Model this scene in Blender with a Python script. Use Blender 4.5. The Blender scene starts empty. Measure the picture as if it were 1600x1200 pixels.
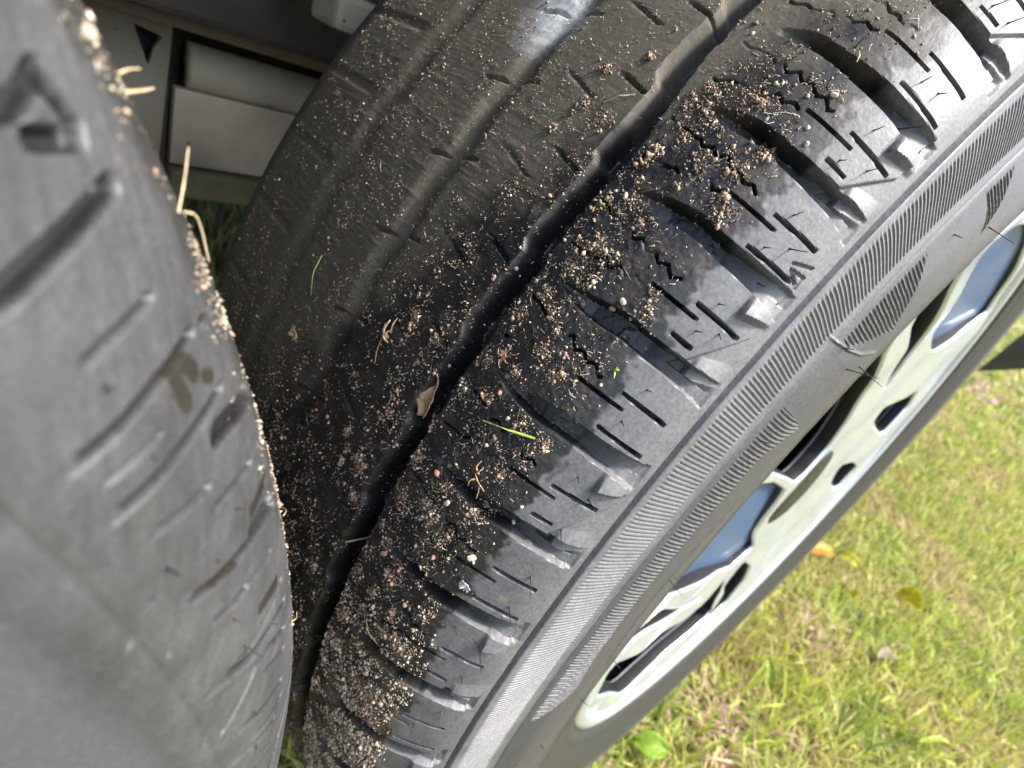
import bpy, bmesh, math, random
import numpy as np
from mathutils import Vector, Matrix

rng = np.random.default_rng(11)
random.seed(11)
sc = bpy.context.scene
COL = sc.collection
AX = 0.33                      # axle height above the grass

# ------------------------------------------------------------------ camera
cam_d = bpy.data.cameras.new('camera')
cam = bpy.data.objects.new('camera', cam_d); COL.objects.link(cam)
CAM = np.array([-0.40758, -0.02950, 0.17175 + AX])
_r = np.array([0.70587764, -0.61200326, 0.35663534])
_u = np.array([0.09563075, 0.58121406, 0.80811198])
_f = np.array([0.70184864, 0.53632287, -0.46879234])
M4 = Matrix.Identity(4)
for i in range(3):
    M4[i][0], M4[i][1], M4[i][2], M4[i][3] = _r[i], _u[i], -_f[i], CAM[i]
cam.matrix_world = M4
cam_d.sensor_width = 36.0
cam_d.lens = 897.98 / 1600 * 36
cam_d.clip_start = 0.004
cam_d.clip_end = 600
cam_d.dof.use_dof = True
cam_d.dof.focus_distance = 0.137
cam_d.dof.aperture_fstop = 18.0
sc.camera = cam

# ------------------------------------------------------------------ sky, sun, exposure
SUN_EL, SUN_AZ = math.radians(52), math.radians(-60)     # azimuth measured from +x towards +y
world = bpy.data.worlds.new('World'); sc.world = world
world.use_nodes = True
wn = world.node_tree.nodes; wl = world.node_tree.links
sky = wn.new('ShaderNodeTexSky'); sky.sky_type = 'NISHITA'; sky.sun_disc = False
sky.sun_elevation = SUN_EL
sky.sun_rotation = math.pi / 2 - SUN_AZ
sky.air_density = 1.0; sky.dust_density = 3.0; sky.ozone_density = 1.0
bg = wn['Background']; bg.inputs['Strength'].default_value = 0.15
wl.new(sky.outputs[0], bg.inputs['Color'])
sun_d = bpy.data.lights.new('sun', 'SUN'); sun_d.energy = 2.3; sun_d.angle = math.radians(7)
sun_d.color = (1.0, 0.97, 0.93)
sun = bpy.data.objects.new('sun', sun_d); COL.objects.link(sun)
sdir = Vector((math.cos(SUN_EL) * math.cos(SUN_AZ), math.cos(SUN_EL) * math.sin(SUN_AZ), math.sin(SUN_EL)))
sun.rotation_euler = sdir.to_track_quat('Z', 'Y').to_euler()
sun.location = (0, -3, 5)
sc.view_settings.view_transform = 'Standard'
sc.view_settings.look = 'None'
sc.view_settings.gamma = 1.0
sc.view_settings.use_curve_mapping = False
sc.view_settings.exposure = 1.66
try:
    sc.cycles.max_bounces = 8
    sc.cycles.diffuse_bounces = 4
except Exception:
    pass

# ------------------------------------------------------------------ helpers
def obj(name, mesh, mat=None, parent=None, smooth=True):
    o = bpy.data.objects.new(name, mesh); COL.objects.link(o)
    if mat is not None and not mesh.materials:
        mesh.materials.append(mat)
    if parent is not None:
        o.parent = parent
    if smooth:
        mesh.polygons.foreach_set('use_smooth', np.ones(len(mesh.polygons), bool)); mesh.update()
    return o

def tag(o, label=None, cat=None, group=None, kind=None):
    if label: o['label'] = label
    if cat: o['category'] = cat
    if group: o['group'] = group
    if kind: o['kind'] = kind
    return o

def empty(name, loc):
    o = bpy.data.objects.new(name, None); COL.objects.link(o)
    o.location = loc; o.empty_display_size = 0.05
    return o

def raw_mesh(name, V, F, n):
    """V (N,3), F (M,n) arrays -> mesh quickly."""
    me = bpy.data.meshes.new(name)
    V = np.asarray(V, np.float32); F = np.asarray(F, np.int32)
    me.vertices.add(len(V)); me.vertices.foreach_set('co', V.ravel())
    me.loops.add(F.size); me.loops.foreach_set('vertex_index', F.ravel())
    me.polygons.add(len(F))
    me.polygons.foreach_set('loop_start', np.arange(0, F.size, n, dtype=np.int32))
    me.polygons.foreach_set('loop_total', np.full(len(F), n, np.int32))
    me.update(calc_edges=True)
    return me

def vcol(me, name, C):
    a = me.color_attributes.new(name, 'FLOAT_COLOR', 'POINT')
    C = np.asarray(C, np.float32)
    if C.shape[1] == 3:
        C = np.concatenate([C, np.ones((len(C), 1), np.float32)], 1)
    a.data.foreach_set('color', C.ravel())

def bm_mesh(name, bm):
    me = bpy.data.meshes.new(name); bm.normal_update(); bm.to_mesh(me); bm.free(); return me

def bevel_all(bm, w, seg=2):
    bmesh.ops.bevel(bm, geom=bm.edges[:], offset=w, segments=seg, affect='EDGES', profile=0.6)

def box_bm(x0, x1, y0, y1, z0, z1, bev=0.0):
    bm = bmesh.new()
    bmesh.ops.create_cube(bm, size=1)
    for v in bm.verts:
        v.co = Vector(((x0 + x1) / 2 + v.co.x * (x1 - x0), (y0 + y1) / 2 + v.co.y * (y1 - y0), (z0 + z1) / 2 + v.co.z * (z1 - z0)))
    if bev: bevel_all(bm, bev)
    return bm

def vnoise(x, y, seed=0):
    x = np.asarray(x, float); y = np.asarray(y, float)
    xi = np.floor(x).astype(np.int64); yi = np.floor(y).astype(np.int64)
    fx = x - xi; fy = y - yi
    fx = fx * fx * (3 - 2 * fx); fy = fy * fy * (3 - 2 * fy)
    def h(a, b):
        n = (a * 374761393 + b * 668265263 + seed * 974634777) & 0x7fffffff
        n = ((n ^ (n >> 13)) * 1274126177) & 0x7fffffff
        return ((n ^ (n >> 16)) & 0xffff) / 65535.0
    return (h(xi, yi) * (1 - fx) + h(xi + 1, yi) * fx) * (1 - fy) + (h(xi, yi + 1) * (1 - fx) + h(xi + 1, yi + 1) * fx) * fy

def fbm(x, y, seed=0, o=4):
    s = 0; a = 0.5
    for k in range(o):
        s = s + a * vnoise(x * 2 ** k, y * 2 ** k, seed + k * 17); a *= 0.5
    return s

def sst(a, b, x):
    t = np.clip((x - a) / (b - a), 0, 1); return t * t * (3 - 2 * t)

# ------------------------------------------------------------------ materials
def mat_new(name):
    m = bpy.data.materials.new(name); m.use_nodes = True
    nt = m.node_tree; return m, nt.nodes, nt.links, nt.nodes['Principled BSDF']

def mat_plain(name, col, rough=0.5, metal=0.0, noise=0.0, scale=40, bump=0.0, col2=None, coat=0.0, spec=0.5, specks=False):
    m, n, l, b = mat_new(name)
    b.inputs['Roughness'].default_value = rough
    b.inputs['Metallic'].default_value = metal
    b.inputs['Coat Weight'].default_value = coat
    b.inputs['Specular IOR Level'].default_value = spec
    tc = n.new('ShaderNodeTexCoord')
    nz = n.new('ShaderNodeTexNoise'); nz.inputs['Scale'].default_value = scale; nz.inputs['Detail'].default_value = 6
    l.new(tc.outputs['Object'], nz.inputs['Vector'])
    cr = n.new('ShaderNodeMix'); cr.data_type = 'RGBA'
    c2 = col2 if col2 else tuple(c * (1 - noise) for c in col)
    cr.inputs['A'].default_value = (*c2, 1); cr.inputs['B'].default_value = (*col, 1)
    mr = n.new('ShaderNodeMapRange'); mr.inputs['From Min'].default_value = 0.35; mr.inputs['From Max'].default_value = 0.65
    l.new(nz.outputs['Fac'], mr.inputs['Value']); l.new(mr.outputs['Result'], cr.inputs['Factor'])
    l.new(cr.outputs['Result'], b.inputs['Base Color'])
    if specks:
        ns = n.new('ShaderNodeTexNoise'); ns.inputs['Scale'].default_value = 150; ns.inputs['Detail'].default_value = 3
        l.new(tc.outputs['Object'], ns.inputs['Vector'])
        mp = n.new('ShaderNodeMapRange'); mp.inputs['From Min'].default_value = 0.67; mp.inputs['From Max'].default_value = 0.74
        l.new(ns.outputs['Fac'], mp.inputs['Value'])
        n3 = n.new('ShaderNodeTexNoise'); n3.inputs['Scale'].default_value = 9; n3.inputs['Detail'].default_value = 8
        l.new(tc.outputs['Object'], n3.inputs['Vector'])
        m3 = n.new('ShaderNodeMapRange'); m3.inputs['From Min'].default_value = 0.48; m3.inputs['From Max'].default_value = 0.72; m3.inputs['To Max'].default_value = 0.75
        l.new(n3.outputs['Fac'], m3.inputs['Value'])
        mm = n.new('ShaderNodeMath'); mm.operation = 'MAXIMUM'
        l.new(mp.outputs['Result'], mm.inputs[0]); l.new(m3.outputs['Result'], mm.inputs[1])
        c3 = n.new('ShaderNodeMix'); c3.data_type = 'RGBA'; c3.inputs['B'].default_value = (0.09, 0.065, 0.04, 1)
        l.new(cr.outputs['Result'], c3.inputs['A']); l.new(mm.outputs[0], c3.inputs['Factor'])
        l.new(c3.outputs['Result'], b.inputs['Base Color'])
    if bump:
        bp = n.new('ShaderNodeBump'); bp.inputs['Strength'].default_value = 0.5; bp.inputs['Distance'].default_value = bump
        l.new(nz.outputs['Fac'], bp.inputs['Height']); l.new(bp.outputs['Normal'], b.inputs['Normal'])
    return m

def mat_attr(name, rough=0.6, sss=False, transl=0.0, rough_attr=False, bump=0.0, bscale=900, spec=0.5, mottling=0.25):
    m, n, l, b = mat_new(name)
    at = n.new('ShaderNodeAttribute'); at.attribute_name = 'col'
    tc = n.new('ShaderNodeTexCoord')
    nz = n.new('ShaderNodeTexNoise'); nz.inputs['Scale'].default_value = bscale; nz.inputs['Detail'].default_value = 5
    l.new(tc.outputs['Object'], nz.inputs['Vector'])
    mr = n.new('ShaderNodeMapRange'); mr.inputs['From Min'].default_value = 0.3; mr.inputs['From Max'].default_value = 0.7
    mr.inputs['To Min'].default_value = 1 - mottling; mr.inputs['To Max'].default_value = 1 + mottling
    l.new(nz.outputs['Fac'], mr.inputs['Value'])
    mx = n.new('ShaderNodeVectorMath'); mx.operation = 'SCALE'
    l.new(at.outputs['Color'], mx.inputs[0]); l.new(mr.outputs['Result'], mx.inputs['Scale'])
    l.new(mx.outputs[0], b.inputs['Base Color'])
    b.inputs['Roughness'].default_value = rough
    b.inputs['Specular IOR Level'].default_value = spec
    if rough_attr:
        l.new(at.outputs['Alpha'], b.inputs['Roughness'])
    if bump:
        bp = n.new('ShaderNodeBump'); bp.inputs['Strength'].default_value = 0.6; bp.inputs['Distance'].default_value = bump
        l.new(nz.outputs['Fac'], bp.inputs['Height']); l.new(bp.outputs['Normal'], b.inputs['Normal'])
    if transl:
        tr = n.new('ShaderNodeBsdfTranslucent'); l.new(mx.outputs[0], tr.inputs['Color'])
        ad = n.new('ShaderNodeMixShader'); ad.inputs['Fac'].default_value = transl
        l.new(b.outputs[0], ad.inputs[1]); l.new(tr.outputs[0], ad.inputs[2])
        l.new(ad.outputs[0], n['Material Output'].inputs['Surface'])
    return m

M_RUBN = mat_attr('near_tyre_rubber', rough_attr=True, bump=0.00004, bscale=2200, mottling=0.26)
M_RUB = mat_attr('tyre_rubber', rough_attr=True, bump=0.00012, bscale=1100, mottling=0.22, spec=0.5)
M_GRIT = mat_attr('grit', rough=0.75, bscale=2500, mottling=0.2)
M_GRASS = mat_attr('grass_blades', rough=0.5, transl=0.35, bscale=120, mottling=0.12, spec=0.35)
M_STRAW = mat_attr('dry_straw', rough=0.6, transl=0.15, bscale=1500, mottling=0.25)
M_HAIR = mat_plain('vent_rubber', (0.02, 0.02, 0.021), 0.5)
M_SILVER = mat_plain('silver_alloy_paint', (0.74, 0.80, 0.88), 0.17, metal=0.60, noise=0.05, scale=18)
M_CHROME = mat_plain('bright_cut_alloy', (0.80, 0.81, 0.82), 0.10, metal=1.0, noise=0.03, scale=60)
M_BLUE = mat_plain('painted_blue_reflection', (0.045, 0.088, 0.180), 0.40, metal=0.0, noise=0.10, scale=30, coat=0.08, spec=0.35)  # blue sky reflection on the spokes, painted as base colour
M_BLACK = mat_plain('black_barrel', (0.012, 0.011, 0.010), 0.5, noise=0.5, scale=60, bump=0.0006)
M_CAP = mat_plain('hub_cap_black', (0.014, 0.015, 0.018), 0.38, spec=0.3)
M_DRUM = mat_plain('brake_drum_iron', (0.035, 0.022, 0.014), 0.7, noise=0.5, scale=40, bump=0.001)
M_GALV = mat_plain('weathered_galvanised_steel', (0.78, 0.69, 0.52), 0.55, specks=True, noise=0.30, scale=22, bump=0.0004)
M_GALVD = mat_plain('dirty_galvanised_steel', (0.50, 0.45, 0.35), 0.6, specks=True, noise=0.35, scale=18, bump=0.0004)
M_FLANGE = mat_plain('mossy_flange', (0.30, 0.28, 0.17), 0.7, noise=0.4, scale=30)
M_BEAM = mat_plain('brown_rusty_beam', (0.080, 0.066, 0.052), 0.7, noise=0.45, scale=25, bump=0.0006)
M_DARKPL = mat_plain('dark_plastic_liner', (0.03, 0.03, 0.03), 0.7, noise=0.3, scale=12)
M_BODY = mat_plain('cream_body_panel', (0.62, 0.61, 0.58), 0.4, noise=0.06, scale=5)
M_SKIRT = mat_plain('olive_dark_skirt', (0.10, 0.088, 0.055), 0.6, noise=0.4, scale=15)

# ------------------------------------------------------------------ ground
def make_ground():
    bm = bmesh.new()
    bmesh.ops.create_grid(bm, x_segments=60, y_segments=60, size=1)
    for v in bm.verts:
        r = max(abs(v.co.x), abs(v.co.y)); k = (r ** 3) * 240 + r * 3
        a = math.hypot(v.co.x, v.co.y) + 1e-9
        v.co.x = v.co.x / r * k if r > 0 else 0
        v.co.y = v.co.y / r * k if r > 0 else 0
        v.co.z = 0
    m, n, l, b = mat_new('lawn_soil')
    tc = n.new('ShaderNodeTexCoord')
    n1 = n.new('ShaderNodeTexNoise'); n1.inputs['Scale'].default_value = 9; n1.inputs['Detail'].default_value = 8
    n2 = n.new('ShaderNodeTexNoise'); n2.inputs['Scale'].default_value = 140; n2.inputs['Detail'].default_value = 6
    l.new(tc.outputs['Object'], n1.inputs['Vector']); l.new(tc.outputs['Object'], n2.inputs['Vector'])
    r1 = n.new('ShaderNodeValToRGB')
    e = r1.color_ramp.elements
    e[0].position = 0.33; e[0].color = (0.10, 0.075, 0.038, 1)
    e[1].position = 0.62; e[1].color = (0.085, 0.10, 0.022, 1)
    x = r1.color_ramp.elements.new(0.47); x.color = (0.12, 0.10, 0.04, 1)
    mx = n.new('ShaderNodeMath'); mx.operation = 'ADD'
    l.new(n1.outputs['Fac'], mx.inputs[0])
    ms = n.new('ShaderNodeMath'); ms.operation = 'MULTIPLY_ADD'; ms.inputs[1].default_value = 0.5; ms.inputs[2].default_value = -0.25
    l.new(n2.outputs['Fac'], ms.inputs[0]); l.new(ms.outputs[0], mx.inputs[1])
    l.new(mx.outputs[0], r1.inputs['Fac']); l.new(r1.outputs['Color'], b.inputs['Base Color'])
    b.inputs['Roughness'].default_value = 0.95
    bp = n.new('ShaderNodeBump'); bp.inputs['Distance'].default_value = 0.01
    l.new(n2.outputs['Fac'], bp.inputs['Height']); l.new(bp.outputs['Normal'], b.inputs['Normal'])
    o = obj('ground', bm_mesh('ground', bm), m); o['kind'] = 'structure'
make_ground()

# ------------------------------------------------------------------ tyre profile (y inboard, r radius)
PROF = np.array([(.0118, .212), (.006, .225), (.001, .245), (0, .262), (.001, .275), (.0055, .285), (.008, .300), (.0105, .3085),
                 (.0145, .3145), (.022, .3205), (.031, .326), (.042, .3290), (.06, .3305), (.085, .332), (.115, .3325), (.145, .332),
                 (.17, .3305), (.188, .329), (.2, .3255), (.208, .3165), (.213, .298), (.2145, .27), (.211, .24), (.199, .212)])
_seg = np.r_[0, np.cumsum(np.hypot(*np.diff(PROF, axis=0).T))]
S_END = _seg[-1]
_S = np.arange(0, S_END, 0.0004)
def _sm(a):
    k = np.exp(-0.5 * (np.arange(-14, 15) / 5.0) ** 2); k /= k.sum()
    p = np.concatenate([2 * a[0] - a[14:0:-1], a, 2 * a[-1] - a[-2:-16:-1]])
    return np.convolve(p, k, 'valid')
_PY = _sm(np.interp(_S, _seg, PROF[:, 0])); _PR = _sm(np.interp(_S, _seg, PROF[:, 1]))
_dy = np.gradient(_PY, _S); _dr = np.gradient(_PR, _S)
_ln = np.hypot(_dy, _dr); _NY, _NR = -_dr / _ln, _dy / _ln
def prof(S):
    return [np.interp(S, _S, a) for a in (_PY, _PR, _NY, _NR)]
def surf(T, S, h):
    py, pr, ny, nr = prof(S)
    y = py + ny * h; r = pr + nr * h; t = np.radians(T)
    return np.stack([r * np.cos(t), y, r * np.sin(t)], -1)
def surf_n(T, S):
    py, pr, ny, nr = prof(S); t = np.radians(T)
    return np.stack([nr * np.cos(t), ny, nr * np.sin(t)], -1)

MM = 0.00576      # metres of tread per degree

LEFT_CUTS = [(25.3, .1029, 24.8, .1223, .0011, .0024), (23.95, .1029, 23.2, .123, .0011, .0024), (21.6, .1126, 20.7, .123, .0007, .0018),
    (20.5, .1044, 18.15, .1267, .0011, .0024), (18.75, .1096, 17.45, .1208, .0005, .0014), (17.1, .1006, 14.4, .1223, .0011, .0024), (16.9, .1036, 15.5, .1223, .0008, .0022),
    (15.75, .1066, 13.95, .1178, .0006, .0016), (14.45, .1096, 12.65, .1185, .0006, .0016), (21.0, .0970, 21.6, .1006, .0005, .0010), (19.8, .0991, 20.9, .1036, .0005, .0010),
    (14.8, .0999, 15.4, .1073, .0007, .0018), (13.85, .1021, 11.6, .1155, .0008, .0022), (12.25, .1051, 10.75, .1148, .0007, .0020), (12.55, .0999, 10.7, .1111, .0006, .0018),
    (27.85, .1066, 27.75, .1223, .0018, .0034), (29.25, .117, 29.4, .1215, .0016, .0030), (29.4, .1215, 28.65, .1223, .0016, .0030), (28.9, .117, 28.5, .1215, .0016, .0028), (29.3, .1155, 29.3, .1193, .0014, .0026),
    (22.9, .1050, 22.2, .1130, .0006, .0016), (19.2, .1050, 18.4, .1120, .0007, .0018), (15.0, .1120, 13.4, .1200, .0007, .0018), (26.4, .1090, 26.1, .1190, .0007, .0018), (24.6, .1040, 24.3, .1110, .0004, .0010),
    (22.7, .1183, 21.3, .1349, .0030, .0034), (19.4, .117, 18.6, .126, .0022, .0030), (14.2, .1133, 13.95, .1178, .0016, .0024)]
class Tread:
    def __init__(self, grooves, first_is_A, fr, seed, left=False):
        g = list(grooves); p = random.Random(seed)
        while g[0] > grooves[-1] - 360 + 7:        # grows downwards round the wheel
            g.insert(0, g[0] - p.uniform(4.3, 5.4))
        lim = g[-1] - 360
        g[0] = lim + 0.0 if g[0] - lim < 4 else g[0]
        if g[0] != lim: g.insert(0, lim)
        self.g = np.array(g); self.n0 = g.index(grooves[0]); self.A = first_is_A
        self.fr = fr; self.seed = seed; self.left = left
    def local(self, T):
        g = self.g
        t = (T - g[0]) % 360 + g[0]
        k = np.clip(np.searchsorted(g, t, side='right') - 1, 0, len(g) - 2)
        w = g[k + 1] - g[k]
        u = (t - g[k]) / w
        isA = ((k - self.n0) % 2 == 0) == self.A
        return t, k, u, w, isA
    def H(self, T, S, full=True):
        t, k, u, w, A = self.local(T)
        sd = self.seed
        h = np.zeros(np.broadcast(T, S).shape)
        cut = lambda d, wd, e=0.0004: 1 - sst(wd / 2 - e / 2, wd / 2 + e / 2, np.abs(d))
        inr = lambda a, b, e=0.0006: sst(a - e / 2, a + e / 2, S) * (1 - sst(b - e / 2, b + e / 2, S))
        # slow unevenness and mud skin
        h = h + (0.00010 if self.left else 0.00022) * (fbm(T * 0.9, S * 160, sd) - 0.5) * sst(.1, .12, S)
        tread = sst(.119, .124, S) * (1 - sst(.275, .285, S))
        n_f = fbm(T * 6.0, S * 1050, sd + 3)
        h = h + tread * 0.00034 * np.interp(T, [146, 156], [.45, 1]) * (n_f - 0.5)
        h = h + tread * 0.0008 * np.interp(T, [146, 156], [.25, 1]) * np.clip(fbm(T * 2.2, S * 380, sd + 9) - 0.56, 0, 1) * 2
        # lateral grooves
        dT = np.where(u < .5, u * w, (u - 1) * w) * MM
        dT = dT + 0.0006 * np.sin(S * 210 + k) * sst(.12, .13, S)
        wd = (np.where((T > 10.5) & (T < 31), 1e-6, .5) if self.left else 1.0) * np.interp(S, [.100, .104, .110, .118, .130, .141, .1475], [.0078, .0066, .0056, .0050, .0046, .0036, .0008])
        dp = np.interp(S, [.1005, .104, .112, .120, .137, .1475], [.0004, .0016, .0032, .0056, .0050, .0002])
        h_lat = -dp * (.45 if self.left else 1) * cut(dT, wd, 0.0008) * inr(.1008, .1478, .001) * (1.0 if not self.left else ((T < 10.5) | (T > 31)))
        # shoulder step, chamfer facets
        stepB = np.where(u > .4, .1036 + (u - .4) * .0178, .1034)
        step = np.where(A, .1030, stepB)
        
        below = (1 - sst(-.0003, .0003, S - step)) * sst(.0966, .0976, S)
        h_step = -0.0010 * below
        for off, amp in ((-0.15, .0020 if not self.left else .0007), (1.15, .0020 if not self.left else .0007)):
            skew = (S - .1055) * 60
            q = ((t - self.g[k]) - off - skew)
            q2 = ((t - self.g[k + 1]) - off - skew)
            for qq, ok in ((q, ~A) if off > 0 else (q2, ~A),):
                ramp = np.clip((qq + 1.2) / 1.2, 0, 1) * (1 - np.clip(qq / .27, 0, 1))
                win = sst(.1005, .1018, S) * (1 - sst(.1095, .1108, S))
                h_step = h_step + amp * ramp * win * ok * np.clip((S - .098) / .009, 0, 1)
        if self.left: h_step = h_step * ((T < 10.5) | (T > 31))
        h = h + np.minimum(h_lat, 0) + h_step
        # shoulder slits
        f1, f2 = self.fr
        if self.left:
            gen = ((T < 10.5) | (T > 31)) * 1.0
            for f, s0, s1, ok in ((f1[0], .1025, .1225, A), (f1[1], .1025, .1235, A), (f2[0], .1035, .1275, ~A), (f2[1], .1120, .1260, ~A)):
                d = (u - f) * w * MM + (S - .112) * .6
                h = h - .0022 * cut(d, .0009, .0003) * inr(s0, s1) * ok * gen
            near = (T > 9) & (T < 32)
            if np.any(near):
                for (t0, s0, t1, s1, wd_, dp_) in LEFT_CUTS:
                    ax, ay, vx, vy = t0 * MM, s0, (t1 - t0) * MM, s1 - s0
                    q = np.clip(((T * MM - ax) * vx + (S - ay) * vy) / (vx * vx + vy * vy), 0, 1)
                    dd = np.hypot(T * MM - ax - q * vx, S - ay - q * vy)
                    h = np.where(near, np.minimum(h, -dp_ * .62 * (1 - sst(wd_ * .5 - .00045, wd_ * .5 + .00050, dd))), h)
        for f, s0, s1, ok in () if self.left else ((f1[0], .1062, .1185, A), (f1[1], .1060, .1185, A), (f2[0], .1064, .1185, ~A), (f2[1], .1132, .1185, ~A)):
            d = (u - f) * w * MM + (S - .112) * .05 * np.sin(k * 2.1)
            h = h - 0.0040 * cut(d, np.interp(S, [.1062, .1185], [.00105, .00080]), .0003) * inr(s0, s1) * ok
        # straight sipe on the tread edge and the zigzag sipes
        d = (u - .57) * w * MM + (1 if self.left else 0)
        h = h - 0.0032 * cut(d, .0007, .0003) * inr(.1165 if not self.left else .121, .1290)
        tri = lambda x: np.abs((x % 1) * 2 - 1) * 2 - 1
        zz = tri(S / .0042 + k * .37) * .0008 * (.5 + vnoise(S * 160, k * 2.3, sd + 4)) * (1 - sst(.142, .144, S))
        zz = zz + .0013 * (vnoise(S * 420, k * 3.1, sd) - .5)
        clog = sst(.38, .52, vnoise(S * 260, k * 5.7, sd + 6))
        d = (u - np.interp(S, [.124, .1525], [.43, .25])) * w * MM + zz
        h = h - 0.0026 * cut(d, .0006, .0004) * inr(.1245, .1525) * (.12 + .88 * clog)
        d = (u - np.interp(S, [.130, .151], [.60, .70])) * w * MM + np.roll(zz, 0) * 1.1
        h = h - 0.0024 * cut(d, .0006, .0004) * inr(.1305, .1515) * (.12 + .88 * sst(.40, .55, vnoise(S * 230 + 9, k * 3.7, sd + 7)))
        # circumferential grooves
        e0 = np.interp(t, [145, 149.5], [.0034, 0])
        e1 = .1542 + e0 + .0009 * (vnoise(t * 1.3, 0 * S, sd + 5) - .5)
        e2 = .1606 + e0 + .0018 * sst(0, .86, u) * (1 - sst(.86, 1.0, u))
        prof1 = sst(e1 - .0006, e1 + .0014, S) * (1 - sst(e2 - .0022, e2 + .0008, S))
        h = h - .0075 * prof1
        c2 = .2005 + .0008 * tri(u); h = h - .0019 * cut(S - c2, .0060, .0040)
        c3 = .2405 + .0010 * tri(u + .3); h = h - .0009 * cut(S - c3, .0080, .0050)
        # rib notches
        d = (u - .12) * w * MM + (S - .165) * .25
        h = h - .0016 * cut(d, .0010, .0006) * inr(.163, .172)
        d = (u - .62) * w * MM - (S - .2) * .3
        h = h - .0014 * cut(d, .0010, .0007) * (inr(.192, .1985) + inr(.2035, .210))
        d = (u - .35) * w * MM + (S - .18) * .3
        h = h - .0010 * cut(d, .0007, .0006) * inr(.174, .186)
        d = (u - .5) * w * MM
        h = h - .0006 * cut(d, .0030, .0020) * inr(.252, .292, .002)
        # sidewall: dark joint line, ribbed bands, ridges
        h = h - (.0002 if self.left else .0009) * cut(S - .0976, .0007, .0006)
        rib = np.clip(np.cos(t * (2 * np.pi / .246)) * 1.3 + .55, 0, 1)
        if self.left: rib = rib * 0 + .6
        h = h + .00040 * (rib - .6) * inr(.0785, .0942, .0005)
        lo = np.interp(t, [120, 136, 138.5, 143.4, 146.2, 149.6, 154.4, 157, 162, 168, 174, 178, 182], [.0735, .0735, .058, .0715, .054, .069, .056, .0645, .0655, .0655, .0635, .0600, .0735])
        on2 = ((t > 154.3) & (t < 181)) | ((t > 143.4) & (t < 149.7)) | ((t > 135) & (t < 138.7))
        rib2 = np.clip(np.cos((t + (S - .07) * (S - .07) * 3000) * (2 * np.pi / .27)) * 1.3 + .2, 0, 1)
        if self.left: rib2 = rib2 * 0 + .5
        h = h + .00042 * (rib2 - .5) * sst(-.0003, .0003, S - lo) * (1 - sst(.0716, .0722, S)) * on2
        h = h - .0004 * cut(S - .0742, .0006, .0005)
        h = h + .0005 * cut(T - np.interp(S, [.05, .06, .068, .078], [147.6, 149.0, 149.75, 150.3]), .12, .12) * (S > .05) * (S < .078)
        h = h + .0004 * cut(S - (.0452 + .010 * np.sin(np.radians(t * 7))), .0008, .0008) * (S > .03)
        h = h + .0010 * cut(S - .0075, .006, .004)
        h = h + (.00005 if self.left else .00022) * (fbm(T * .5, S * 60, sd + 21) - .5) * (S < .1)
        # wear mark on one shoulder block of this tyre: small triangle outline with a bar
        if not self.left:
            def seg(p, q):
                ax, ay = p[0] * MM, p[1]; bx, by = q[0] * MM, q[1]
                px = T * MM; vx, vy = bx - ax, by - ay
                tt = np.clip(((px - ax) * vx + (S - ay) * vy) / (vx * vx + vy * vy), 0, 1)
                return np.hypot(px - ax - tt * vx, S - ay - tt * vy)
            if np.any((T > 149) & (T < 152)):
                a_, b_, c_ = (150.52, .1077), (150.90, .1036), (150.36, .1034)
                dd = np.minimum(np.minimum(seg(a_, b_), seg(b_, c_)), np.minimum(seg(c_, a_), seg((150.28, .1082), (149.84, .1034))))
                h = h - .0009 * (1 - sst(.0002, .0005, dd))
        return h

def tyre_mesh(name, tr, fa, fb, step, S, coarse=0.6):
    S = np.asarray(S)
    Tf = np.arange(fa, fb, step)
    Tc = np.linspace(fb, fa + 360, int((360 - (fb - fa)) / coarse), endpoint=False)
    T = np.concatenate([Tf, Tc]); NT, NS = len(T), len(S)
    TT, SS = np.meshgrid(T, S, indexing='ij')
    TTn = np.where(TT > 300, TT - 360, TT)
    h = tr.H(TTn, SS)
    P = surf(TTn, SS, h).reshape(-1, 3); P[:, 2] += AX
    i = np.arange(NT)[:, None] * NS + np.arange(NS - 1)[None]
    j = ((np.arange(NT) + 1) % NT)[:, None] * NS + np.arange(NS - 1)[None]
    F = np.stack([i, i + 1, j + 1, j], -1).reshape(-1, 4)
    me = raw_mesh(name, P, F, 4)
    if not tr.left: me.set_sharp_from_angle(angle=math.radians(32))
    return me, TTn, SS, h

def mixc(c, d, m):
    return c * (1 - m[..., None]) + np.array(d) * m[..., None]

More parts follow.
